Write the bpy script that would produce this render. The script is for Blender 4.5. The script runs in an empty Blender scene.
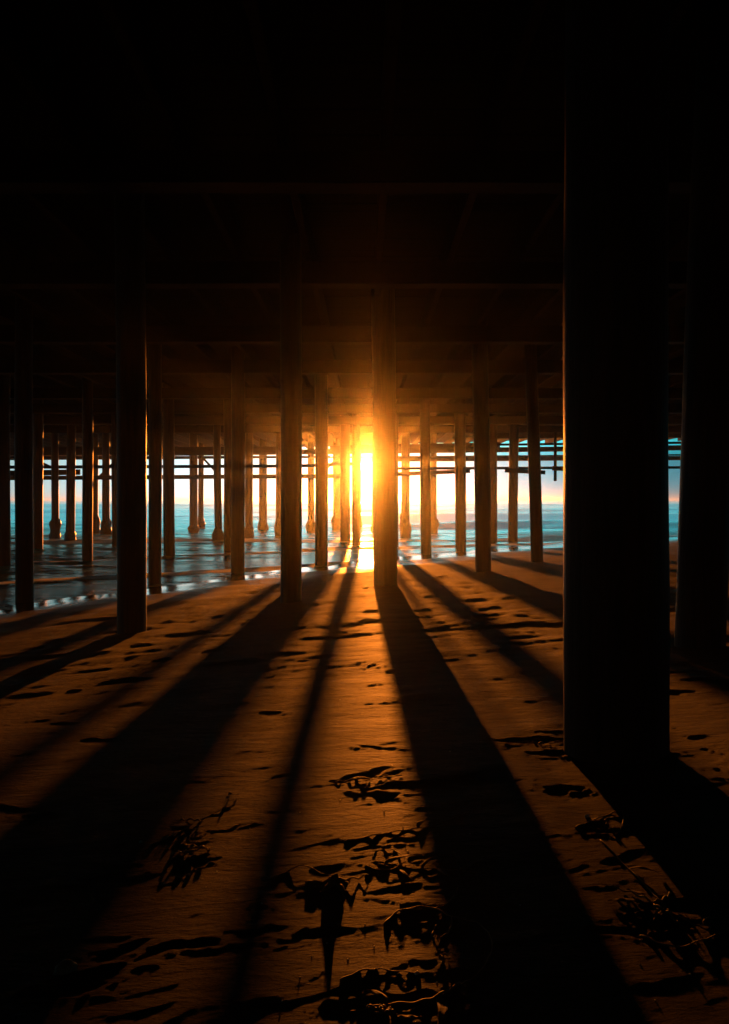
import bpy, bmesh, math, random
import numpy as np
from mathutils import Vector, Matrix

S = bpy.context.scene
COL = S.collection
R = math.radians
RNG = random.Random(7)

# ------------------------------------------------------------ camera, sky, sun, exposure
CAM_H = 1.72            # metres above the water level (z = 0)
F = 900.0               # focal length in pixels of the 1024 px side
PX0, HOR = 364.5, 500.0
cam_d = bpy.data.cameras.new('camera')
cam = bpy.data.objects.new('camera', cam_d); COL.objects.link(cam)
cam.location = (0, 0, CAM_H); cam.rotation_euler = (R(90), 0, 0)
cam_d.sensor_fit = 'VERTICAL'; cam_d.sensor_height = 36; cam_d.sensor_width = 36
cam_d.lens = F / 1024 * 36; cam_d.shift_y = -12 / 1024
cam_d.clip_start = 0.05; cam_d.clip_end = 20000
S.camera = cam

SUN_X, SUN_Y = 363.0, 466.0
SUN_EL = math.atan((HOR - SUN_Y) / F)
SUN_AZ = math.atan((SUN_X - PX0) / F)
sun_dir = Vector((math.sin(SUN_AZ) * math.cos(SUN_EL), math.cos(SUN_AZ) * math.cos(SUN_EL), math.sin(SUN_EL)))
W = bpy.data.worlds.new('World'); S.world = W; W.use_nodes = True
nt = W.node_tree; nt.nodes.clear()
def wn(t, **k):
    n = nt.nodes.new(t)
    for a, b in k.items(): setattr(n, a, b)
    return n
sky = wn('ShaderNodeTexSky', sky_type='NISHITA', sun_disc=False, sun_elevation=SUN_EL, sun_rotation=SUN_AZ,
         altitude=0, air_density=1.0, dust_density=1.0, ozone_density=2.0)
tint = wn('ShaderNodeMix', data_type='RGBA', blend_type='MULTIPLY'); tint.inputs[0].default_value = 1
hs = wn('ShaderNodeHueSaturation'); hs.inputs['Saturation'].default_value = 0.30
nt.links.new(sky.outputs[0], hs.inputs['Color']); nt.links.new(hs.outputs[0], tint.inputs[6])
# a bank of mist dims the sky towards the right
sx = wn('ShaderNodeTexCoord'); sp = wn('ShaderNodeSeparateXYZ'); nt.links.new(sx.outputs['Generated'], sp.inputs[0])
sr = wn('ShaderNodeMapRange'); sr.inputs[1].default_value = -0.25; sr.inputs[2].default_value = 0.30
sr.interpolation_type = 'SMOOTHSTEP'; nt.links.new(sp.outputs[0], sr.inputs[0])
cr = wn('ShaderNodeMix', data_type='RGBA'); nt.links.new(sr.outputs[0], cr.inputs[0])
cr.inputs[6].default_value = (.42, .80, .95, 1); cr.inputs[7].default_value = (.0, .26, .40, 1)
# higher up the evening sky turns a clear blue green
er = wn('ShaderNodeMapRange'); er.inputs[1].default_value = 0.045; er.inputs[2].default_value = 0.22
nt.links.new(sp.outputs[2], er.inputs[0])
eu = wn('ShaderNodeMix', data_type='RGBA'); nt.links.new(er.outputs[0], eu.inputs[0])
nt.links.new(cr.outputs[2], eu.inputs[6]); eu.inputs[7].default_value = (.28, 4.2, 4.9, 1)
nt.links.new(eu.outputs[2], tint.inputs[7])
# the sun's own bright disc with the narrow glow of thin cloud round it
geo = wn('ShaderNodeTexCoord')
dot = wn('ShaderNodeVectorMath', operation='DOT_PRODUCT'); dot.inputs[1].default_value = sun_dir
nt.links.new(geo.outputs['Generated'], dot.inputs[0])
ac = wn('ShaderNodeMath', operation='ARCCOSINE'); nt.links.new(dot.outputs['Value'], ac.inputs[0])
disc = wn('ShaderNodeMapRange'); disc.inputs[1].default_value = R(0.24); disc.inputs[2].default_value = R(0.32)
disc.inputs[3].default_value = 1; disc.inputs[4].default_value = 0
nt.links.new(ac.outputs[0], disc.inputs[0])
gl = wn('ShaderNodeMath', operation='DIVIDE'); gl.inputs[1].default_value = -R(0.45)
nt.links.new(ac.outputs[0], gl.inputs[0])
ex = wn('ShaderNodeMath', operation='EXPONENT'); nt.links.new(gl.outputs[0], ex.inputs[0])
m1 = wn('ShaderNodeMath', operation='MULTIPLY_ADD'); m1.inputs[1].default_value = 120
m2 = wn('ShaderNodeMath', operation='MULTIPLY'); m2.inputs[1].default_value = 12
nt.links.new(ex.outputs[0], m2.inputs[0]); nt.links.new(disc.outputs[0], m1.inputs[0]); nt.links.new(m2.outputs[0], m1.inputs[2])
sc = wn('ShaderNodeVectorMath', operation='SCALE'); sc.inputs[0].default_value = (1, .72, .36)
nt.links.new(m1.outputs[0], sc.inputs['Scale'])
add = wn('ShaderNodeVectorMath', operation='ADD')
nt.links.new(tint.outputs[2], add.inputs[0]); nt.links.new(sc.outputs[0], add.inputs[1])
bg = wn('ShaderNodeBackground'); bg.inputs[1].default_value = 0.056
nt.links.new(add.outputs[0], bg.inputs[0])
wo = wn('ShaderNodeOutputWorld'); nt.links.new(bg.outputs[0], wo.inputs[0])

sl = bpy.data.lights.new('sun', 'SUN'); sl.energy = 3.6; sl.angle = R(0.55); sl.color = (1.0, 0.235, 0.02)
so = bpy.data.objects.new('sun', sl); COL.objects.link(so)
so.rotation_euler = sun_dir.to_track_quat('Z', 'Y').to_euler(); so.location = (0, 60, 10)

S.view_settings.view_transform = 'Standard'; S.view_settings.look = 'None'
S.view_settings.gamma = 1; S.view_settings.use_curve_mapping = False
S.view_settings.exposure = 1.1
S.render.engine = 'CYCLES'
cy = S.cycles
cy.use_denoising = True; cy.denoiser = 'OPENIMAGEDENOISE'
cy.use_adaptive_sampling = False
cy.max_bounces = 5; cy.diffuse_bounces = 2; cy.glossy_bounces = 3; cy.volume_bounces = 0
cy.caustics_reflective = False; cy.caustics_refractive = False
cy.sample_clamp_indirect = 3.0

# ------------------------------------------------------------ helpers
def set_props(o, label=None, cat=None, group=None, kind=None):
    if label: o['label'] = label
    if cat: o['category'] = cat
    if group: o['group'] = group
    if kind: o['kind'] = kind
    return o
def empty(name, loc=(0, 0, 0), **k):
    o = bpy.data.objects.new(name, None); COL.objects.link(o); o.location = loc
    o.empty_display_size = .1
    return set_props(o, **k)
def mesh_obj(name, verts, faces, mat, parent=None, smooth=True, **k):
    me = bpy.data.meshes.new(name); me.from_pydata([tuple(v) for v in verts], [], faces)
    me.validate(); me.update()
    if smooth: me.polygons.foreach_set('use_smooth', [True] * len(me.polygons))
    me.materials.append(mat)
    o = bpy.data.objects.new(name, me); COL.objects.link(o)
    if parent: o.parent = parent
    return set_props(o, **k)
def grid_obj(name, X, Y, Z, mat, attrs={}, **k):
    ny, nx = X.shape
    me = bpy.data.meshes.new(name)
    co = np.stack([X, Y, Z], -1).reshape(-1, 3).astype(np.float32)
    i = np.arange((ny - 1) * nx).reshape(ny - 1, nx)[:, :-1].ravel()
    q = np.stack([i, i + 1, i + nx + 1, i + nx], -1).astype(np.int32)
    me.vertices.add(len(co)); me.vertices.foreach_set('co', co.ravel())
    me.loops.add(q.size); me.loops.foreach_set('vertex_index', q.ravel())
    me.polygons.add(len(q)); me.polygons.foreach_set('loop_start', np.arange(0, q.size, 4, dtype=np.int32))
    me.polygons.foreach_set('use_smooth', np.ones(len(q), bool))
    me.update(calc_edges=True)
    for a, v in attrs.items():
        at = me.attributes.new(a, 'FLOAT', 'POINT'); at.data.foreach_set('value', v.ravel().astype(np.float32))
    me.materials.append(mat)
    o = bpy.data.objects.new(name, me); COL.objects.link(o)
    return set_props(o, **k)

_rs = np.random.RandomState(11)
_P = _rs.permutation(4096); _V = _rs.rand(4096) * 2 - 1
def vnoise(x, y, seed=0):
    x = np.asarray(x, float); y = np.asarray(y, float)
    xi = np.floor(x).astype(int); yi = np.floor(y).astype(int)
    fx = x - xi; fy = y - yi
    fx = fx * fx * fx * (fx * (fx * 6 - 15) + 10); fy = fy * fy * fy * (fy * (fy * 6 - 15) + 10)
    def h(a, b): return _V[_P[(_P[(a + seed * 131) & 4095] + b) & 4095]]
    return (h(xi, yi) * (1 - fx) + h(xi + 1, yi) * fx) * (1 - fy) + (h(xi, yi + 1) * (1 - fx) + h(xi + 1, yi + 1) * fx) * fy
def fbm(x, y, oct=4, seed=0, gain=.5):
    s = 0; a = 1
    for k in range(oct):
        s = s + a * vnoise(x * 2 ** k + 17.3 * k, y * 2 ** k - 9.1 * k, seed + k); a *= gain
    return s

# ------------------------------------------------------------ shape of the beach
def base_z(x, y):
    z = 0.77 - 0.03 * y + 0.048 * x - 0.015 * np.sqrt(x * x + 4) + 0.03
    back = np.clip(-(y + 5), 0, None)  # unseen sand rise behind the camera, added to shut out skylight
    z = z - .0052 * np.clip(5 - y, 0, 8) ** 2
    return z + np.minimum(0.014 * back ** 2, 4.0)
def hit(px, py, water=True):
    """point of the beach (or water) that the photograph shows at a pixel"""
    tx, ty = (px - PX0) / F, (py - HOR) / F
    lo, hi = 0.5, 400.0
    f = lambda Z: (CAM_H - ty * Z) - max(float(base_z(tx * Z, Z)), 0.0 if water else -9)
    Z = .5
    while Z < 400 and f(Z) > 0: lo = Z; Z *= 1.02
    hi = Z
    for _ in range(40):
        m = (lo + hi) / 2
        if f(m) > 0: lo = m
        else: hi = m
    return tx * hi, hi

def pit(x, y, cx, cy, a, b, rot, depth, rim=.35):
    c, s = math.cos(rot), math.sin(rot)
    u = ((x - cx) * c + (y - cy) * s) / a; v = (-(x - cx) * s + (y - cy) * c) / b
    r2 = u * u + v * v
    return -depth * np.exp(-(r2 ** 1.6)) + depth * rim * np.exp(-((np.sqrt(r2) - 1.35) / .28) ** 2)

PITS = []
def add_pit(px, py, a, b, rot, depth, rim=.35):
    cx, cy = hit(px, py); PITS.append((cx, cy, a, b, rot, depth, rim))
# hollows seen in the photograph (pixel, half sizes in metres)
for q in [(400, 893, .075, .03, .2, .018), (200, 862, .06, .03, .5, .022), (75, 985, .10, .035, .5, .03),
          (110, 955, .07, .03, .4, .022), (300, 905, .06, .05, .0, .014), (430, 785, .15, .05, .1, .02),
          (390, 787, .10, .03, .3, .016), (455, 777, .09, .025, .0, .016), (368, 775, .13, .035, .5, .018),
          (405, 840, .06, .02, .2, .012), (365, 850, .05, .02, .3, .012), (385, 868, .05, .02, -.3, .012),
          (420, 965, .07, .02, .4, .014), (440, 955, .03, .02, 0, .014), (400, 1010, .14, .035, .1, .022),
          (410, 930, .035, .02, .5, .012), (530, 740, .20, .04, 0, .02), (550, 752, .10, .04, .2, .02),
          (560, 790, .05, .03, .3, .012), (580, 795, .05, .02, .0, .012), (690, 905, .12, .04, -.1, .022),
          (670, 925, .10, .03, -.2, .018), (650, 930, .10, .03, .2, .018), (610, 830, .07, .02, .2, .014),
          (672, 672, .10, .05, .2, .02), (700, 680, .10, .05, -.2, .02), (655, 688, .09, .05, 0, .02),
          (680, 692, .10, .05, .3, .02), (712, 668, .12, .05, .1, .018), (690, 663, .09, .05, .1, .018),
          (430, 860, .04, .015, .2, .01), (120, 870, .06, .03, .2, .014), (215, 835, .12, .02, .6, .012),
          (310, 935, .08, .03, .2, .012), (180, 950, .09, .03, .2, .014), (250, 935, .07, .03, .1, .012)]:
    add_pit(*q)
# a couple of walked lines of footprints and many old, half blurred prints
for k in range(26):
    x = -2.6 + .16 * k + .09 * (-1) ** k; y = 4.2 + .62 * k * .62
    PITS.append((x, y, .13, .05, 1.1 + RNG.uniform(-.2, .2), RNG.uniform(.012, .022), .4))
for k in range(90):
    y = 3.0 * (6.0 ** RNG.random()); x = RNG.uniform(-.5, .5) * y
    PITS.append((x, y, RNG.uniform(.06, .14), RNG.uniform(.025, .055), RNG.uniform(0, 3.14), RNG.uniform(.005, .018), RNG.uniform(.2, .5)))
for k in range(130):
    y = 1.5 * (10.0 ** RNG.random()); x = RNG.uniform(-.5, .5) * y
    PITS.append((x, y, RNG.uniform(.012, .035), RNG.uniform(.01, .022), RNG.uniform(0, 3.14), RNG.uniform(.003, .008), .3))

PILES = [  # px, base py, width px, lean px, mussels
    (614.5, 749, 100, 1, 0), (699, 644, 48, 8, 0), (753, 620, 36, 2, 0), (132, 631, 29, -1, 0), (24, 602, 17, 0, 0),
    (291, 602, 21, 0, 0), (386, 585, 24, -1.5, 0), (155, 584, 13, 0, 0), (238, 574, 14, 0, 0),
    (483.5, 571.5, 16, -2, 0), (537.5, 562, 12.5, -4, 0), (321.5, 566, 13, 0, 0), (4, 566, 12, 0, 0),
    (87.5, 562, 10.5, 0, 0), (169.5, 557, 11.5, -1, 0), (228, 553, 8.5, 0, 0), (426, 554, 10.5, -1, 0),
    (461, 550, 11, -1, 0), (38, 550, 10, 0, 0), (356.0, 544, 8, 0, 0), (345, 541.5, 10, 0, 0),
    (492.5, 542, 9, 0, 0), (512.8, 541, 9.5, 1, 0), (115, 546, 6.5, 0, 0),
    (249, 537.5, 8, 0, 1), (218.5, 541, 7.5, -1.5, 1), (193.5, 533, 8, 0, 1), (201, 529, 5.5, 0, 1),
    (263, 531, 8, 0, 1), (279.5, 536, 7.5, 0, 1), (311, 532, 6.5, 0, 1), (336.5, 530, 7, 0, 1),
    (405.5, 536, 8.5, 0, 1), (433.5, 533, 6.5, 0, 1), (55, 538, 7, 0, 1), (70, 541, 8.5, 1.5, 1),
    (106, 535, 7.5, 0, 1), (95, 533, 6.5, 0, 1), (-16, 548, 10, 0, 1), (-34, 590, 14, 0, 0),
    (393, 547.5, 10.6, 0, 0), (358.4, 529, 5.5, 0, 1), (374.8, 531, 5.5, 0, 1),  # last two: hidden piles added to broaden the shadows of those in front
]
PITS = [q[:5] + (q[5] * (.13 if q[1] < 3 else .36), q[6] * (1.6 if q[1] < 3 else 1)) for q in PITS]
for q in PILES[:12]:   # scoured hollow round the foot of each pile on the sand
    cx, cy = hit(q[0], q[1]); r_ = q[2] * cy / F * .95
    PITS.append((cx, cy, r_, r_ * .9, 0, .010, .3))
def detail_z(x, y):
    """streaks, lumps and swash marks; calmer where the beach is wet"""
    b = base_z(x, y)
    dry = np.clip((b - .04) / .22, 0, 1)
    xr = x * .94 + y * .34; yr = -x * .34 + y * .94
    t = np.clip((y - 3) / 6, 0, 1); t = t * t * (3 - 2 * t)
    z = (.0035 + .0045 * t) * fbm(xr * .7, yr * 1.5, 4, 3, .5)
    z = z + dry * (.0024 * (1 + 1.7 * t) * fbm(xr * 2.2, yr * 5.0, 4, 8, .47) + .0008 * fbm(xr * 9, yr * 18, 3, 21, .45) + (1 - t) * .0012 * fbm(xr * 5 + 3, yr * 8, 2, 91, .5))
    rg = 1 - np.abs(fbm(xr * 3.5, yr * 11, 3, 55))
    z = z + dry * .0009 * (1 - t) * np.clip(rg, 0, 1) ** 3
    return z * (.8 + .9 * t)
def full_grid(X, Y):
    Z = base_z(X, Y) + detail_z(X, Y)
    XX = X + .028 * fbm(X * 9, Y * 9, 4, 31, .7); YY = Y + .024 * fbm(X * 9, Y * 9, 4, 37, .7)
    xs = X[0]; ys = Y[:, 0]
    for cx, cy, a, b, rot, d, rim in PITS:
        r = 2.6 * max(a, b)
        i0, i1 = np.searchsorted(xs, [cx - r, cx + r]); j0, j1 = np.searchsorted(ys, [cy - r, cy + r])
        if i1 - i0 < 2 or j1 - j0 < 2: continue
        Z[j0:j1, i0:i1] += pit(XX[j0:j1, i0:i1], YY[j0:j1, i0:i1], cx, cy, a, b, rot, d, rim)
    return Z
def gz(x, y):
    x = float(x); y = float(y)
    z = float(base_z(x, y) + detail_z(np.array(x), np.array(y)))
    x2 = x + .028 * float(fbm(np.array(x * 9), np.array(y * 9), 4, 31, .7)); y2 = y + .024 * float(fbm(np.array(x * 9), np.array(y * 9), 4, 37, .7))
    for cx, cy, a, b, rot, d, rim in PITS:
        if abs(cx - x) < .35 and abs(cy - y) < .35: z += float(pit(np.array(x2), np.array(y2), cx, cy, a, b, rot, d, rim))
    return z

# ------------------------------------------------------------ materials
def new_mat(name):
    m = bpy.data.materials.new(name); m.use_nodes = True
    n = m.node_tree.nodes; l = m.node_tree.links
    p = n['Principled BSDF']
    return m, n, l, p
def tex(n, l, kind, scale, vec=None, **inp):
    t = n.new(kind)
    t.inputs['Scale'].default_value = scale
    for a, b in inp.items(): t.inputs[a].default_value = b
    if vec is not None: l.new(vec, t.inputs['Vector'])
    return t
def ramp(n, l, fac, stops):
    r = n.new('ShaderNodeValToRGB'); l.new(fac, r.inputs[0])
    while len(r.color_ramp.elements) < len(stops): r.color_ramp.elements.new(.5)
    for e, (p, c) in zip(r.color_ramp.elements, stops): e.position = p; e.color = (*c, 1)
    return r
def mrange(n, l, v, a, b, c, d):
    m = n.new('ShaderNodeMapRange'); l.new(v, m.inputs[0])
    for i, q in enumerate((a, b, c, d)): m.inputs[i + 1].default_value = q
    return m
def stretch(n, l, s, coord='Object', rot=(0, 0, 0)):
    tc = n.new('ShaderNodeTexCoord'); mp = n.new('ShaderNodeMapping')
    mp.inputs['Scale'].default_value = s; mp.inputs['Rotation'].default_value = rot
    l.new(tc.outputs[coord], mp.inputs[0]); return mp.outputs[0]

def sand_material():
    m, n, l, p = new_mat('sand')
    v = stretch(n, l, (1, 1, 1)); vs = stretch(n, l, (1, 2.6, 1), rot=(0, 0, R(-20)))
    big = tex(n, l, 'ShaderNodeTexNoise', 2.2, vs, Detail=6.0, Roughness=.6)
    fine = tex(n, l, 'ShaderNodeTexNoise', 260, v, Detail=3.0, Roughness=.7)
    r1 = ramp(n, l, big.outputs[0], [(.3, (.044, .024, .012)), (.7, (.088, .048, .024))])
    r2 = ramp(n, l, fine.outputs[0], [(.3, (.55, .55, .55)), (.7, (1.25, 1.25, 1.25))])
    mx = n.new('ShaderNodeMix'); mx.data_type = 'RGBA'; mx.blend_type = 'MULTIPLY'; mx.inputs[0].default_value = 1
    l.new(r1.outputs[0], mx.inputs[6]); l.new(r2.outputs[0], mx.inputs[7])
    at = n.new('ShaderNodeAttribute'); at.attribute_name = 'wet'
    wet = n.new('ShaderNodeMix'); wet.data_type = 'RGBA'; wet.blend_type = 'MULTIPLY'
    l.new(at.outputs['Fac'], wet.inputs[0]); l.new(mx.outputs[2], wet.inputs[6]); wet.inputs[7].default_value = (.42, .40, .38, 1)
    l.new(wet.outputs[2], p.inputs['Base Color']); p.inputs['Diffuse Roughness'].default_value = .9
    ro = mrange(n, l, at.outputs['Fac'], 0, 1, .72, .12); l.new(ro.outputs[0], p.inputs['Roughness'])
    sp = mrange(n, l, at.outputs['Fac'], 0, 1, .02, .5); l.new(sp.outputs[0], p.inputs['Specular IOR Level'])
    md = tex(n, l, 'ShaderNodeTexNoise', 30, vs, Detail=7.0, Roughness=.7)
    bs = mrange(n, l, at.outputs['Fac'], 0, 1, 1, .04)
    b1 = n.new('ShaderNodeBump'); b1.inputs['Distance'].default_value = .011; l.new(md.outputs[0], b1.inputs['Height']); l.new(bs.outputs[0], b1.inputs['Strength'])
    # trodden, wind combed surface
    tr = tex(n, l, 'ShaderNodeTexNoise', 6.5, vs, Detail=9.0, Roughness=.62, Distortion=.6)
    b0 = n.new('ShaderNodeBump'); b0.inputs['Distance'].default_value = .022
    l.new(tr.outputs[0], b0.inputs['Height']); l.new(bs.outputs[0], b0.inputs['Strength']); l.new(b0.outputs[0], b1.inputs['Normal'])
    b2 = n.new('ShaderNodeBump'); b2.inputs['Distance'].default_value = .0007; l.new(fine.outputs[0], b2.inputs['Height']); l.new(b1.outputs[0], b2.inputs['Normal']); l.new(bs.outputs[0], b2.inputs['Strength'])
    l.new(b2.outputs[0], p.inputs['Normal'])
    return m
def sea_material():
    m, n, l, p = new_mat('sea_water')
    v1 = stretch(n, l, (.32, 1.0, 1)); v2 = stretch(n, l, (1, 1.6, 1))
    at = n.new('ShaderNodeAttribute'); at.attribute_name = 'foam'
    fn = tex(n, l, 'ShaderNodeTexNoise', 1.1, v1, Detail=8.0, Roughness=.68)
    ad = n.new('ShaderNodeMath'); ad.operation = 'ADD'; l.new(fn.outputs[0], ad.inputs[0]); l.new(at.outputs['Fac'], ad.inputs[1])
    mk = mrange(n, l, ad.outputs[0], .92, 1.12, 0, 1)
    # broken colour of the water itself
    cn = tex(n, l, 'ShaderNodeTexNoise', .22, v1, Detail=5.0, Roughness=.6)
    cr = ramp(n, l, cn.outputs[0], [(.3, (.012, .20, .24)), (.7, (.03, .34, .38))])
    mx = n.new('ShaderNodeMix'); mx.data_type = 'RGBA'; l.new(mk.outputs[0], mx.inputs[0])
    l.new(cr.outputs[0], mx.inputs[6]); mx.inputs[7].default_value = (.80, .82, .80, 1)
    ca = n.new('ShaderNodeAttribute'); ca.attribute_name = 'calm'      # sand stirred up in the shallows
    mb = n.new('ShaderNodeMix'); mb.data_type = 'RGBA'; l.new(ca.outputs['Fac'], mb.inputs[0])
    l.new(cr.outputs[0], mb.inputs[6]); mb.inputs[7].default_value = (.035, .022, .012, 1); l.new(mb.outputs[2], mx.inputs[6])
    l.new(mx.outputs[2], p.inputs['Base Color'])
    ro = mrange(n, l, mk.outputs[0], 0, 1, .24, .7); l.new(ro.outputs[0], p.inputs['Roughness'])
    p.inputs['IOR'].default_value = 1.33
    b1 = n.new('ShaderNodeBump'); b1.inputs['Distance'].default_value = .16; 
    cn2 = tex(n, l, 'ShaderNodeTexNoise', .55, v1, Detail=4.0, Roughness=.55)
    bs = mrange(n, l, cn2.outputs[0], .46, .60, .10, .85)
    ca = n.new('ShaderNodeAttribute'); ca.attribute_name = 'calm'
    cs = mrange(n, l, ca.outputs['Fac'], 0, 1, 1, .85); mm = n.new('ShaderNodeMath'); mm.operation = 'MULTIPLY'
    l.new(bs.outputs[0], mm.inputs[0]); l.new(cs.outputs[0], mm.inputs[1]); l.new(mm.outputs[0], b1.inputs['Strength'])
    w1 = tex(n, l, 'ShaderNodeTexNoise', 2.2, v2, Detail=6.0, Roughness=.62); l.new(w1.outputs[0], b1.inputs['Height'])
    b2 = n.new('ShaderNodeBump'); b2.inputs['Distance'].default_value = .04; b2.inputs['Strength'].default_value = .5
    l.new(mk.outputs[0], b2.inputs['Height']); l.new(b1.outputs[0], b2.inputs['Normal'])
    l.new(b2.outputs[0], p.inputs['Normal'])
    return m
def wood_material(name, c0, c1, rough=.55, grain=(14, 14, .9), spec=.3):
    m, n, l, p = new_mat(name)
    v = stretch(n, l, grain)
    g = tex(n, l, 'ShaderNodeTexNoise', 2.0, v, Detail=7.0, Roughness=.65)
    r = ramp(n, l, g.outputs[0], [(.3, c0), (.72, c1)]); l.new(r.outputs[0], p.inputs['Base Color'])
    p.inputs['Roughness'].default_value = rough; p.inputs['Specular IOR Level'].default_value = spec
    b = n.new('ShaderNodeBump'); b.inputs['Distance'].default_value = .012; b.inputs['Strength'].default_value = .9
    l.new(g.outputs[0], b.inputs['Height']); l.new(b.outputs[0], p.inputs['Normal'])
    return m
def rough_material(name, c0, c1, scale, rough=.6, bump=.004, spec=.3):
    m, n, l, p = new_mat(name)
    v = stretch(n, l, (1, 1, 1))
    g = tex(n, l, 'ShaderNodeTexNoise', scale, v, Detail=5.0, Roughness=.6)
    r = ramp(n, l, g.outputs[0], [(.35, c0), (.68, c1)]); l.new(r.outputs[0], p.inputs['Base Color'])
    p.inputs['Roughness'].default_value = rough; p.inputs['Specular IOR Level'].default_value = spec
    b = n.new('ShaderNodeBump'); b.inputs['Distance'].default_value = bump; b.inputs['Strength'].default_value = .8
    l.new(g.outputs[0], b.inputs['Height']); l.new(b.outputs[0], p.inputs['Normal'])
    return m
M_SAND = sand_material(); M_SEA = sea_material()
M_PILE = wood_material('pile_wood', (.010, .007, .005), (.042, .027, .017), .5, spec=.18)
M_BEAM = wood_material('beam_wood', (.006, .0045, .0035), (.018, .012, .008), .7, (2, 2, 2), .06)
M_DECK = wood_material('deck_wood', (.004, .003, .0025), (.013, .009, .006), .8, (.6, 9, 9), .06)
M_MUSSEL = rough_material('mussel_shells', (.012, .012, .016), (.07, .06, .055), 18, .4, .03)
M_IRON = rough_material('rusty_iron', (.05, .025, .015), (.14, .06, .03), 30, .7)
M_KELP = rough_material('kelp', (.045, .022, .008), (.10, .055, .02), 60, .8, .002)
M_STIPE = rough_material('kelp_stipe', (.10, .05, .015), (.20, .11, .035), 40, .6, .001)
M_SHELL = rough_material('shell', (.55, .48, .40), (.80, .75, .68), 90, .25, .0005)
M_STONE = rough_material('stone', (.16, .12, .09), (.38, .29, .21), 45, .5, .003)
M_STICK = wood_material('driftwood', (.12, .08, .05), (.30, .22, .14), .7, (60, 60, 8))

# ------------------------------------------------------------ beach and sea
def steps(a, b, f):
    out = [a]
    while out[-1] < b: out.append(out[-1] + f(out[-1]))
    return out
ys = [-40, -34, -28, -23, -19, -16, -13, -10, -8, -6, -4.5, -3, -2, -1.2, -.6, 0, .4, .8, 1.1]
ys += steps(1.3, 75, lambda y: max(.0085, .00115 * y * y) if y < 30 else 1.2)
xp = steps(0.0, 60, lambda x: .0065 if x < 1.1 else .0065 + .0085 * (x - 1.1))
xs = np.array([-x for x in xp[:0:-1]] + xp); ys = np.array(ys)
X, Y = np.meshgrid(xs, ys)
Z = full_grid(X, Y)
wet = 1 - np.clip((Z - .015 - .05 * (fbm(X * .7, Y * .5, 3, 77) + .4)) / .20, 0, 1)
wet = wet * wet * (3 - 2 * wet)
grid_obj('sand_beach', X, Y, Z, M_SAND, {'wet': wet}, kind='structure')

yw = np.array(steps(6.0, 3000, lambda y: max(.05, .004 * y) if y < 400 else y * .06))
xw = np.array(steps(0.0, 4000, lambda x: .10 if x < 12 else .10 + .03 * (x - 12))); xw = np.concatenate([-xw[:0:-1], xw])
X, Y = np.meshgrid(xw, yw)
right = 1 / (1 + np.exp(-(X + 2) / 3.0))
near = np.clip((Y - 22) / 30, 0, 1); fade = np.exp(-(Y / 700) ** 2)
bz = base_z(X, Y)
Zw = np.clip(-bz / .6, .22, 1) * (.034 * fbm(X * .6, Y * 1.5, 6, 5, .62) + .010 * (1 - np.abs(fbm(X * 1.2, Y * 3.2, 3, 15)))) * (1 - near) + near * fade * .10 * fbm(X * .12, Y * .38, 4, 9)
def wave(yc, amp, wf, wb, slant=0.0, wob=1.0, seed=0):
    c = yc + slant * X + wob * vnoise(X * .12, X * 0 + seed, 60 + seed)
    d = Y - c
    return amp * np.exp(-(np.where(d < 0, d / wf, d / wb)) ** 2)
a1 = (.35 + .65 * right) * (.8 + .3 * vnoise(X * .08, X * 0, 90))
Zw += wave(54, .42, 1.6, 4.5, -.05, 2.0, 1) * a1
Zw += wave(82, .38, 2.5, 7, .05, 3.0, 2) * (.5 + .5 * right)
Zw += wave(125, .50, 4, 12, .02, 4.0, 3)
Zw += wave(205, .75, 8, 20, .01, 6.0, 4)
brk = np.clip(.5 + 1.1 * vnoise(X * .35, Y * .1, 71), 0, 1.3)
Zw += .40 * brk * (wave(38, .09, .6, 1.6, .3, 1.5, 5) + wave(30, .07, .5, 1.4, .6, 1.5, 6) + wave(23.5, .06, .35, 1.0, .8, 1.0, 7) * (X < 3))
foam = np.zeros_like(Zw)
foam += .40 * right * np.exp(-((Y - 46) / 7.0) ** 2)                    # thin wash running up the sand
foam += 1.0 * right * ((Y > 57) & (Y < 150)) * np.exp(-((Y - 72) / 40.0) ** 2)
foam -= .5 * wave(52.6, 1, 1.4, 1.4, -.05, 2.0, 1)
foam += .44 * (1 - right) * np.exp(-((Y - 40) / 11.0) ** 2)
foam += .42 * wave(30.4, 1, .9, 1.0, .6, 1.5, 6) + .45 * wave(23.9, 1, .7, .8, .8, 1.0, 7) + .35 * wave(38.3, 1, 1, 1.6, .3, 1.5, 5)
bz = base_z(X, Y)
foam += .12 * np.exp(-((bz + .015) / .02) ** 2) + .27 * np.clip((bz + .45) / .35, 0, 1)
grid_obj('sea', X, Y, Zw, M_SEA, {'foam': foam, 'calm': np.clip(1.05 + bz / .55, 0, 1)}, kind='structure')

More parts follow.
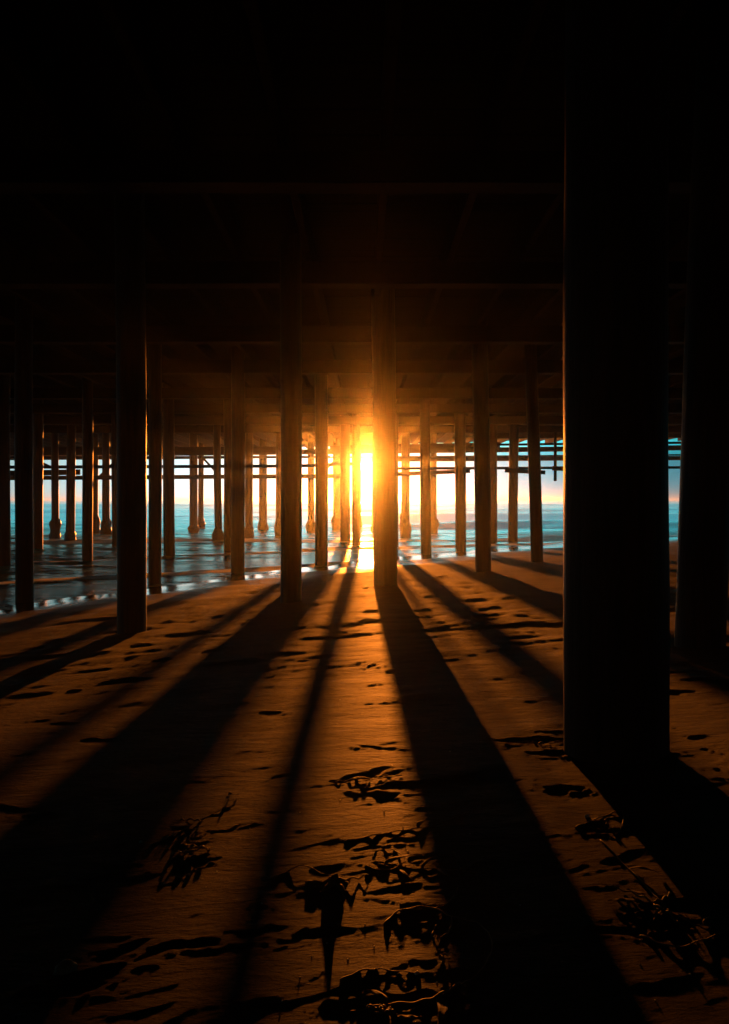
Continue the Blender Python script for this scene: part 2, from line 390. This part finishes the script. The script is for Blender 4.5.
# ------------------------------------------------------------ pier
DECK_Z = CAM_H + 3.55
pier = empty('pier', (0, 20, 0), label='dark timber pier on round wooden piles over the beach and surf', cat='pier')
def on_pier(o, parent=pier):
    o.parent = parent; return o
def box_obj(name, p0, p1, w, h, mat, parent, **k):
    """timber from p0 to p1, w across and h high, slightly worn edges"""
    p0, p1 = Vector(p0), Vector(p1); d = (p1 - p0).normalized()
    sd = d.cross(Vector((0, 0, 1)))
    if sd.length < .1: sd = Vector((1, 0, 0))
    sd.normalize(); up = sd.cross(d).normalized(); c = .012
    prof = [(-w/2+c, -h/2), (w/2-c, -h/2), (w/2, -h/2+c), (w/2, h/2-c), (w/2-c, h/2), (-w/2+c, h/2), (-w/2, h/2-c), (-w/2, -h/2+c)]
    L = (p1 - p0).length; nseg = max(1, int(L / 1.2)); V = []; Fc = []
    off = Vector(parent_loc(parent))
    for i in range(nseg + 1):
        q = p0 + d * (L * i / nseg)
        j = Vector((RNG.uniform(-1, 1), RNG.uniform(-1, 1), RNG.uniform(-1, 1))) * .004
        for a, b in prof: V.append(q + sd * a + up * b + j - off)
    for i in range(nseg):
        for k2 in range(8):
            a = i * 8 + k2; b = i * 8 + (k2 + 1) % 8
            Fc.append((a, b, b + 8, a + 8))
    Fc.append(tuple(range(7, -1, -1))); Fc.append(tuple(nseg * 8 + q for q in range(8)))
    return mesh_obj(name, V, Fc, mat, parent, smooth=False, **k)
def parent_loc(p):
    o = Vector((0, 0, 0))
    while p is not None: o += p.location; p = p.parent
    return o

def make_pile(px, py, w, lean=0.0, mussel=False, rough=1.0, label=None, wtop=None):
    x, y = hit(px, py)
    r0 = w * y / F / 2; r1 = (wtop or w) * y / F / 2
    ground = max(float(base_z(x, y)), 0)
    zb = min(float(base_z(x, y)), 0) - .7 if not mussel else -2.4
    zt = DECK_Z - .02
    # lean: pixels the pile shifts sideways from its base up to the height of the horizon line + 60 px
    eye = CAM_H + 60 * y / F
    ph = RNG.uniform(0, 6.28); n = 36; nr = 44
    o = bpy.data.objects.new('pile', None)
    V = []; Fc = []
    for i in range(nr + 1):
        z = zb + (zt - zb) * i / nr
        t = (z - ground) / (eye - ground)
        cx = lean * y / F * t + .006 * rough * math.sin(z * 1.1 + ph); cy = .006 * rough * math.cos(z * .9 + ph)
        r = r0 + (r1 - r0) * max(0, min(1.6, t))
        for k in range(n):
            a = 2 * math.pi * k / n
            rr = r * (1 + .024 * rough * math.sin(2 * a + z * .35 + ph) + .012 * rough * math.sin(5 * a + ph + z * .2)
                      + .009 * rough * math.sin(9 * a - z * 1.7) + .006 * rough * math.sin(4 * a + z * 5.3 + ph))
            V.append((cx + rr * math.cos(a), cy + rr * math.sin(a), z))
    for i in range(nr):
        for k in range(n):
            a = i * n + k; b = i * n + (k + 1) % n
            Fc.append((a, b, b + n, a + n))
    Fc.append(tuple(range(n - 1, -1, -1))); Fc.append(tuple(nr * n + q for q in range(n)))
    p = mesh_obj('pile', V, Fc, M_PILE, pier)
    p.location = (x, y - 20, 0)
    if label: p['label'] = label
    if mussel:
        h = RNG.uniform(.35, .9); V = []; Fc = []; n2 = 28; nr2 = 18
        sd = RNG.randint(0, 99)
        for i in range(nr2 + 1):
            z = -.9 + (h * 1.4 + .9) * i / nr2
            for k in range(n2):
                a = 2 * math.pi * k / n2
                nz = float(vnoise(np.array(k * .9 % n2), np.array(z * 7.0 + sd), sd)) * .5 + .5
                nz2 = float(vnoise(np.array(math.cos(a) * 1.4 + 5), np.array(math.sin(a) * 1.4 + z * 2 + sd), sd + 3)) * .5 + .5
                ha = h * (.62 + .75 * nz2)
                env = max(0.0, min(1, (ha - z) / .14)) * (.55 + .45 * math.sin(z * 5 + sd) ** 2)
                rr = r0 * .97 + env * (.015 + .06 * nz + .10 * nz2)
                V.append((rr * math.cos(a), rr * math.sin(a), z))
        for i in range(nr2):
            for k in range(n2):
                a = i * n2 + k; b = i * n2 + (k + 1) % n2
                Fc.append((a, b, b + n2, a + n2))
        Fc.append(tuple(range(n2 - 1, -1, -1))); Fc.append(tuple(nr2 * n2 + q for q in range(n2)))
        mesh_obj('mussel_crust', V, Fc, M_MUSSEL, p)
    return p, x, y

LAB = {0: 'thick dark pile in the right foreground with a sunlit left edge', 1: 'leaning pile just right of the thickest pile',
       3: 'dark pile at the left standing at the edge of the wet sand', 6: 'pile right beside the sun, washed with orange light'}
for i, (px, py, w, ln, mu) in enumerate(PILES):
    make_pile(px, py, w, ln, bool(mu), label=LAB.get(i))

# deck: one boarded sheet whose seaward end runs slightly askew, stringers and cap beams below it
XL, XR, YB = -40.0, 36.0, -24.0  # sides and back stretched out of view to block skylight
def end_y(x): return 66 - (x + 15) * .50
def deck():
    V = []; Fc = []
    y = YB; i = 0
    b = YB
    while b < 74:
        w = .29; e = min(b + w - .006, 74)
        # each board is clipped by the skewed end
        x1 = XR
        if e > end_y(XR): x1 = min(XR, (66 - e) / .5 - 15)
        if x1 > XL + .5:
            z0 = DECK_Z + RNG.uniform(0, .008); z1 = z0 + .09; k = len(V)
            for (xx, yy, zz) in ((XL, b, z0), (x1, b, z0), (x1, e, z0), (XL, e, z0), (XL, b, z1), (x1, b, z1), (x1, e, z1), (XL, e, z1)):
                V.append((xx, yy - 20, zz))
            Fc += [(k, k+3, k+2, k+1), (k+4, k+5, k+6, k+7), (k, k+1, k+5, k+4), (k+1, k+2, k+6, k+5), (k+2, k+3, k+7, k+6), (k+3, k, k+4, k+7)]
        b += w
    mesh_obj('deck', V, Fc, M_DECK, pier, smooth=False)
    # asphalt wearing course over the boards
    V = [(XL, YB-20, DECK_Z+.105), (XR, YB-20, DECK_Z+.105), (XR, end_y(XR)-20.3, DECK_Z+.105), (XL, end_y(XL)-20.3, DECK_Z+.105)]
    V += [(a, b2, c + .06) for a, b2, c in V]
    mesh_obj('deck_paving', V, [(3,2,1,0),(4,5,6,7),(0,1,5,4),(1,2,6,5),(2,3,7,6),(3,0,4,7)], M_IRON, pier, smooth=False)
deck()
x = XL + .3
while x < XR - .2:
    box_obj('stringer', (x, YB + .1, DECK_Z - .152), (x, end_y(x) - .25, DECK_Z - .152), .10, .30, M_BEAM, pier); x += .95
CAPS = [3.75, 8.5, 12.4, 16.9, 21, 26.2, 30.5, 35, 39.5]
for k, y in enumerate(CAPS):
    x1 = XR if y < end_y(XR) else (66 - y) / .5 - 15
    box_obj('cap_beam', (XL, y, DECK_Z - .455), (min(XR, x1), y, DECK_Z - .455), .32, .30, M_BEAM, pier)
def px_beam(name, x0, y0, x1, y1, thick_px, Zd, depth=.14, **k):
    a = ((x0 - PX0) / F * Zd, Zd, CAM_H + (HOR - y0) / F * Zd); b = ((x1 - PX0) / F * Zd, Zd, CAM_H + (HOR - y1) / F * Zd)
    return box_obj(name, a, b, depth, thick_px / F * Zd, M_BEAM, pier, **k)
# horizontal timbers bolted across the outer rows of piles
px_beam('wale', -60, 478.5, 345, 476, 4.2, 43.0)
px_beam('wale', 380, 475, 470, 471, 4.0, 41.0)
px_beam('wale', 380, 468.5, 800, 467.0, 2.6, 39.5)
px_beam('wale', 505, 470.5, 545, 472.5, 4.0, 36.0)
px_beam('wale', -60, 467.5, 300, 466, 3.2, 45.0)
px_beam('wale', 296, 466, 352, 464, 3.2, 45.4)
px_beam('wale', 372, 459.5, 800, 457.5, 4.2, 42.0)
px_beam('wale', -60, 460.0, 800, 454.0, 1.4, 47.0)
px_beam('wale', -60, 457.5, 330, 457.0, 2.4, 49.0)
px_beam('wale', 150, 453.5, 800, 446.5, 5.0, 44.0)
px_beam('wale', 470, 441.0+4, 800, 441.5, 2.2, 40.0)
px_beam('wale', -60, 474.5, 80, 472.0, 5.5, 42.0)
px_beam('wale', 330, 449.0, 500, 445.0, 6, 46.0)
px_beam('wale', -60, 451.5, 300, 450.5, 8.0, 46.5)
px_beam('wale', 480, 434.0, 800, 433.0, 8.5, 40.6)
for (a, b, c, d, zz) in ((40, 462, 78, 479, 44.2), (98, 478, 122, 455, 44.4), (200, 455, 222, 478, 44.1), (318, 476, 345, 452, 44.6)):
    px_beam('diagonal_brace', a, b, c, d, 2.0, zz)
# bolt-on hanging post with its bracket
hp = box_obj('hanging_post', ((555.3 - PX0) / F * 30, 30, CAM_H + 68 / F * 30), ((555.3 - PX0) / F * 30, 30, CAM_H + 19 / F * 30), .09, .09, M_BEAM, pier)
box_obj('bracket', ((551.5 - PX0) / F * 30, 29.9, CAM_H + 31.5 / F * 30), ((566 - PX0) / F * 30, 29.9, CAM_H + 31 / F * 30), .08, .15, M_IRON, hp)

# ------------------------------------------------------------ wrack on the sand
def tube(path, rad, n=8):
    V = []; Fc = []; m = len(path); prev = None
    for i, p in enumerate(path):
        p = Vector(p); t = (Vector(path[min(i + 1, m - 1)]) - Vector(path[max(i - 1, 0)])).normalized()
        u = t.cross(Vector((0, 0, 1)))
        if u.length < .1: u = t.cross(Vector((0, 1, 0)))
        u.normalize()
        if prev is not None and u.dot(prev) < 0: u = -u
        prev = u; w = t.cross(u)
        r = rad(i / (m - 1)) if callable(rad) else rad
        for k in range(n):
            a = 2 * math.pi * k / n; V.append(p + u * (r * math.cos(a)) + w * (r * math.sin(a)))
    for i in range(m - 1):
        for k in range(n):
            a = i * n + k; b = i * n + (k + 1) % n; Fc.append((a, b, b + n, a + n))
    Fc.append(tuple(range(n - 1, -1, -1))); Fc.append(tuple((m - 1) * n + q for q in range(n)))
    return V, Fc
def smooth_path(pts, k=10):
    out = []
    P = [pts[0]] + list(pts) + [pts[-1]]
    for i in range(1, len(P) - 2):
        a, b, c, d = [Vector(q) for q in P[i - 1:i + 3]]
        for s in range(k):
            t = s / k
            out.append(.5 * ((2 * b) + (c - a) * t + (2 * a - 5 * b + 4 * c - d) * t * t + (3 * b - a - 3 * c + d) * t ** 3))
    out.append(Vector(P[-2])); return out
def ribbon(path, width, phase, th=.0018):
    """a kelp blade: a thin closed strip with frilled edges"""
    m = len(path); V = []; Fc = []; nc = 5
    for i, p in enumerate(path):
        t = (path[min(i + 1, m - 1)] - path[max(i - 1, 0)]).normalized(); s = t.cross(Vector((0, 0, 1)))
        if s.length < .1: s = Vector((1, 0, 0))
        s.normalize(); f = i / (m - 1); w = width * (math.sin(math.pi * min(1, f * 1.05 + .06)) ** .6 if f < .97 else .25)
        for top in (1, 0):
            for c in range(nc):
                u = (c / (nc - 1) - .5) * 2
                fr = abs(u) ** 2 * width * .10 * math.sin(i * 1.1 + phase + u)
                V.append(p + s * (u * w / 2) + Vector((0, 0, fr + (th if top else 0))))
    st = 2 * nc
    for i in range(m - 1):
        a = i * st
        for c in range(nc - 1):
            Fc.append((a + c, a + c + 1, a + st + c + 1, a + st + c))
            Fc.append((a + nc + c + 1, a + nc + c, a + st + nc + c, a + st + nc + c + 1))
        Fc.append((a, a + st, a + st + nc, a + nc)); Fc.append((a + nc - 1, a + 2 * nc - 1, a + st + 2 * nc - 1, a + st + nc - 1))
    return V, Fc
def rel(V, o): return [Vector(v) - o for v in V]

def kelp_strand(pts, r, label, lift=0.0, blades=0, group='kelp strands lying on the sand', floats=0):
    """pts: pixels along the strand in the photograph"""
    g = [hit(a, b) for a, b in pts]
    c = smooth_path([(x, y, 0) for x, y in g], 12)
    m = len(c)
    r *= .75; lift *= .3
    path = [Vector((p.x, p.y, gz(p.x, p.y) + r * .3 + lift * math.sin(math.pi * i / (m - 1)) ** 2 + .0015 * math.sin(i * .7))) for i, p in enumerate(c)]
    o = path[0].copy()
    root = empty('kelp_strand', o, label=label, cat='kelp', group=group)
    V, Fc = tube(path, lambda t: r * (1 - .55 * t) * (1 + .1 * math.sin(t * 31)))
    mesh_obj('stipe', rel(V, o), Fc, M_STIPE, root)
    for b in range(blades):
        i = int((b + .7) / (blades + .4) * (m - 1)); p = path[i]
        t = (path[min(i + 1, m - 1)] - path[max(i - 1, 0)]).normalized(); sd = t.cross(Vector((0, 0, 1))) * (1 if b % 2 else -1)
        L = RNG.uniform(.05, .11); q = [p]
        for k in range(1, 9):
            f = k / 8; w = p + sd * L * f + t * L * .7 * f * f
            q.append(Vector((w.x, w.y, gz(w.x, w.y) + .002 + .004 * math.sin(math.pi * f))))
        V, Fc = ribbon(q, RNG.uniform(.012, .022), RNG.uniform(0, 6)); mesh_obj('blade', rel(V, o), Fc, M_KELP, root)
    for b in range(floats):
        i = int((b + .5) / floats * (m - 1)); p = path[i]
        q = [p + Vector((.006 * k, .004 * k, .002 * k)) for k in range(7)]
        V, Fc = tube(q, lambda t: .002 + .006 * math.sin(math.pi * t)); mesh_obj('float', rel(V, o), Fc, M_STIPE, root)
    return root
def kelp_clump(px, py, wpx, hgt, label, nb=7, ns=4, seed=0, spread=1.0, group='kelp clumps washed up on the sand'):
    hgt *= .30 if seed > 1 else .5; nb = max(2, int(nb * .45)); ns = max(1, int(ns * .5)); wpx *= .8
    rg = random.Random(seed); x, y = hit(px, py); W_ = wpx / F * y / 2
    o = Vector((x, y, gz(x, y)))
    root = empty('kelp_clump', o, label=label, cat='kelp', group=group)
    # root mass
    V = []; Fc = []; nu, nv = 22, 10; ph = rg.uniform(0, 6)
    for j in range(nv + 1):
        v = math.pi / 2 * j / nv
        for i in range(nu):
            u = 2 * math.pi * i / nu
            k = 1 + .28 * math.sin(3 * u + ph) + .22 * float(vnoise(np.array(i * 1.3), np.array(j * 1.1 + seed), seed % 30)) + .12 * math.sin(7 * u + j)
            sk = seed == 1
            V.append((W_ * (.85 if sk else .50) * k * math.cos(u) * math.sin(v + .02), W_ * .38 * k * math.sin(u) * math.sin(v + .02), hgt * (((.62 + .75 * math.exp(-((math.cos(u) * math.sin(v) * .85 - .22) / .13) ** 2) + .25 * math.sin(4 * u + v * 3)) * .9) if sk else .62) * math.cos(v) * (1 + .35 * math.sin(5 * u + ph)) - .006))
    for j in range(nv):
        for i in range(nu):
            a = j * nu + i; b = j * nu + (i + 1) % nu; Fc.append((a, a + nu, b + nu, b))
    mesh_obj('holdfast', V, Fc, M_KELP, root)
    for k in range(nb):
        a = rg.uniform(0, 6.28); L = W_ * rg.uniform(.9, 1.7) * spread; q = []
        cv = rg.uniform(-1.2, 1.2); px_, py_ = W_ * .25 * math.cos(a), W_ * .2 * math.sin(a); up = hgt * rg.uniform(.2, .45)
        for s in range(13):
            f = s / 12; aa = a + cv * f
            px_ += L / 12 * math.cos(aa); py_ += L / 12 * math.sin(aa) * .75
            g = gz(x + px_, y + py_) - o.z
            q.append(Vector((px_, py_, g + .003 + up * math.sin(math.pi * min(1, f * .9 + .18)) ** 1.3)))
        V, Fc = ribbon(q, W_ * rg.uniform(.18, .34), rg.uniform(0, 6)); mesh_obj('blade', V, Fc, M_KELP, root)
    for k in range(ns):
        a = rg.uniform(0, 6.28); L = W_ * rg.uniform(1.2, 2.6) * spread; cv = rg.uniform(-2.2, 2.2); px_ = py_ = 0; q = []
        for s in range(20):
            f = s / 19; aa = a + cv * f
            px_ += L / 19 * math.cos(aa); py_ += L / 19 * math.sin(aa) * .7
            g = gz(x + px_, y + py_) - o.z
            q.append(Vector((px_, py_, g + .003 + hgt * .35 * max(0, 1 - f * 1.6) + .006 * math.sin(f * 9) ** 2)))
        V, Fc = tube(q, lambda t: .0032 * (1 - .5 * t), 7); mesh_obj('stipe', V, Fc, M_STIPE, root)
    return root

kelp_clump(328, 884, 62, .040, 'largest dark kelp clump, in the lower middle, casting a spiked shadow', 5, 1, 1)
kelp_clump(480, 868, 30, .030, 'kelp tuft at the right end of the long straight strand', 5, 2, 2)
kelp_clump(204, 848, 44, .026, 'low kelp heap beside the long furrow on the left', 7, 3, 3)
kelp_clump(228, 797, 18, .030, 'small kelp tuft with one upright curled tip', 5, 2, 4)
kelp_clump(455, 858, 16, .018, 'round little kelp lump just above the long straight strand', 4, 1, 5)
kelp_clump(652, 905, 56, .022, 'wide kelp tangle at the lower right beside the black shadow of the thick pile', 10, 6, 6, 1.2)
kelp_clump(604, 822, 34, .016, 'loose kelp scrap right of the second dark shadow, beside a looping strand', 4, 3, 7)
kelp_clump(440, 962, 20, .020, 'crossed kelp scrap inside the big curving strand', 7, 5, 8)
kelp_clump(392, 1018, 40, .018, 'kelp heap cut by the bottom edge of the photo', 10, 7, 9, 1.1)
kelp_clump(372, 780, 42, .016, 'flat kelp streak left of the double footprint', 7, 2, 10)
kelp_clump(185, 823, 26, .020, 'thin kelp scrap with twigs at the left beside the furrow', 4, 4, 12)
kelp_clump(440, 577, 20, .05, 'far dark kelp patch right of the sunlit pile', 5, 1, 14)
kelp_clump(366, 588, 14, .05, 'far kelp patch on the bright sand under the sun', 5, 1, 15)
kelp_clump(45, 648, 18, .04, 'kelp bits in the shade at the left edge of the beach', 4, 2, 16)
kelp_clump(545, 744, 46, .018, 'kelp caught in the hollow left of the thick pile', 6, 3, 19)
kelp_clump(95, 905, 30, .014, 'dim kelp scrap in the deep shade at the lower left', 4, 3, 20)

kelp_strand([(378, 864), (405, 868), (440, 869), (478, 872)], .0030, 'long straight strand running to the kelp tuft', blades=5)
kelp_strand([(384, 925), (400, 912), (430, 909), (452, 918), (478, 924), (491, 940), (490, 956), (478, 974), (460, 985)], .0030,
            'big curving strand looping round the crossed kelp scrap', lift=.012)
kelp_strand([(460, 984), (440, 996), (415, 1003), (380, 1006), (350, 1012)], .0042, 'thick glinting strand along the bottom heap', lift=.010, blades=2)
kelp_strand([(452, 917), (450, 930), (441, 938), (432, 936), (436, 926)], .0026, 'short hooked strand hanging inside the big curve', lift=.008)
kelp_strand([(344, 842), (375, 836), (405, 831), (432, 827), (455, 818), (470, 812)], .0028, 'pale strand rising gently to the right above the middle', lift=.004, blades=1)
kelp_strand([(404, 911), (440, 908), (455, 895), (458, 886)], .0022, 'thin strand curling up from the glinting arc')
kelp_strand([(270, 880), (300, 868), (320, 874), (350, 880)], .0028, 'strand arching over the largest kelp clump', lift=.022)
kelp_strand([(365, 866), (385, 870), (405, 862), (392, 850), (372, 852)], .0026, 'looped strand right above the largest kelp clump', lift=.008)
kelp_strand([(340, 982), (365, 972), (390, 972), (420, 975)], .0030, 'low strand left of the crossed kelp scrap', lift=.004)
kelp_strand([(575, 828), (600, 818), (622, 812), (618, 832), (590, 833)], .0030, 'looping strand on the lit strip left of the black shadow', lift=.008)
kelp_strand([(600, 840), (640, 880), (672, 912), (700, 925), (727, 927)], .0028, 'long strand through the wide kelp tangle', lift=.004, blades=3)
kelp_strand([(640, 935), (675, 948), (705, 940), (728, 930)], .0035, 'pale strand below the wide kelp tangle', lift=.006)
kelp_strand([(150, 846), (175, 835), (205, 818), (235, 804)], .0030, 'strand lying along the furrow on the left', lift=.004)
kelp_strand([(168, 862), (185, 850), (200, 842)], .0034, 'short thick strand left of the low kelp heap', lift=.006)
kelp_strand([(505, 742), (540, 738), (575, 741)], .0035, 'strand left of the foot of the thick pile')

def upright(px, py, h, r, label, lean=(0, 0)):
    x, y = hit(px, py); z = gz(x, y)
    path = [Vector((lean[0] * (k / 8) ** 1.5, lean[1] * k / 8 + .002 * math.sin(k), -.01 + (h * .6 + .01) * k / 8)) for k in range(9)]
    V, Fc = tube(path, lambda t: r * (1 - .5 * t), 7)
    o = mesh_obj('twig', V, Fc, M_STICK, None); o.location = (x, y, z)
    set_props(o, label, 'twig', 'twigs standing in the sand')
upright(201, 821, .030, .0018, 'bright upright twig in the scraps left of the furrow')
upright(196, 838, .030, .0014, 'slanting twig below the bright upright one', (.012, 0))
upright(182, 818, .018, .0014, 'short dim twig left of the bright upright one', (-.004, 0))
upright(435, 853, .030, .0016, 'thin lit twig above the long straight strand', (-.008, 0))
upright(403, 829, .012, .003, 'stubby dark twig at the middle of the pale strand')
upright(586, 822, .014, .0022, 'little twig beside the looping strand', (.004, 0))

def stone(px, py, w, d, h, mat, name, label, cat, rot=0, seed=0, group=None):
    x, y = hit(px, py); nu, nv = 28, 16; V = []; Fc = []
    for j in range(nv + 1):
        v = math.pi * j / nv
        for i in range(nu):
            u = 2 * math.pi * i / nu
            p = Vector((math.cos(u) * math.sin(v), math.sin(u) * math.sin(v), math.cos(v)))
            k = 1 + .16 * float(vnoise(np.array(p.x * 2 + seed), np.array(p.y * 2 + p.z * 1.7), seed)) + .10 * float(vnoise(np.array(p.x * 5 + p.z * 3), np.array(p.y * 5 + seed), seed + 1))
            V.append((p.x * w * k, p.y * d * k, max(p.z, -.5) * h * k))
    for j in range(nv):
        for i in range(nu):
            a = j * nu + i; b = j * nu + (i + 1) % nu; Fc.append((a, a + nu, b + nu, b))
    o = mesh_obj(name, V, Fc, mat, None); o.location = (x, y, gz(x, y) + h * .25); o.rotation_euler = (0, 0, rot)
    return set_props(o, label, cat, group)
stone(66, 972, .026, .016, .019, M_STONE, 'stone', 'brown stone with a bright chip between two hollows at the lower left', 'stone', .3, 3)
stone(74, 966, .006, .005, .006, M_SHELL, 'shell', 'white shell chip lying against the brown stone', 'shell', 0, 5)
stone(587, 817, .008, .006, .007, M_SHELL, 'shell', 'pale shell at the left end of the looping strand', 'shell', 0, 6)
stone(417, 975, .006, .005, .004, M_SHELL, 'shell', 'bright shell left below the crossed kelp scrap', 'shell', 0, 7)
stone(141, 843, .005, .004, .005, M_SHELL, 'shell', 'lone bright shell in the dark at the left, below the furrow', 'shell', 0, 8)
# tiny shell flakes, nothing tells them apart
proto = None
fl_px = [(217, 871), (206, 888), (327, 944), (400, 905), (312, 958), (374, 947), (404, 986), (437, 983), (408, 852), (384, 812), (398, 975),
         (365, 925), (300, 979), (348, 960), (282, 1002), (420, 1000), (520, 905), (640, 965), (690, 975), (655, 1000), (610, 838), (470, 835),
         (392, 766), (450, 752), (340, 800), (300, 812), (388, 700), (340, 700), (362, 655), (440, 690), (640, 940), (715, 895), (250, 828), (262, 905)]
for a, b in fl_px:
    x, y = hit(a, b)
    if proto is None:
        proto = stone(a, b, .0024, .0018, .0016, M_SHELL, 'shell_flake', 'tiny pale shell flake glinting on the sand', 'shell flake', 0, 9, 'shell flakes scattered on the sand')
        o = proto
    else:
        o = proto.copy(); COL.objects.link(o)
    o.location = (x, y, gz(x, y) + .0004); o.rotation_euler = (0, 0, RNG.uniform(0, 6)); s = RNG.uniform(.6, 1.3); o.scale = (s, s, s)

# ------------------------------------------------------------ sea haze
hb = mesh_obj('haze', [(sx * 4300, sy, sz) for sx in (-1, 1) for sy in (-60, 4000) for sz in (-8.0, 5.8)],
              [(0, 1, 3, 2), (4, 6, 7, 5), (0, 4, 5, 1), (2, 3, 7, 6), (0, 2, 6, 4), (1, 5, 7, 3)], M_SAND, None, smooth=False, kind='stuff')
mh = bpy.data.materials.new('haze'); mh.use_nodes = True; n = mh.node_tree.nodes; n.clear()
vo = n.new('ShaderNodeVolumePrincipled'); vo.inputs['Density'].default_value = 8e-4
vo.inputs['Color'].default_value = (.80, .90, .95, 1); vo.inputs['Anisotropy'].default_value = .962
mo = n.new('ShaderNodeOutputMaterial'); mh.node_tree.links.new(vo.outputs[0], mo.inputs['Volume'])
hb.data.materials.clear(); hb.data.materials.append(mh)
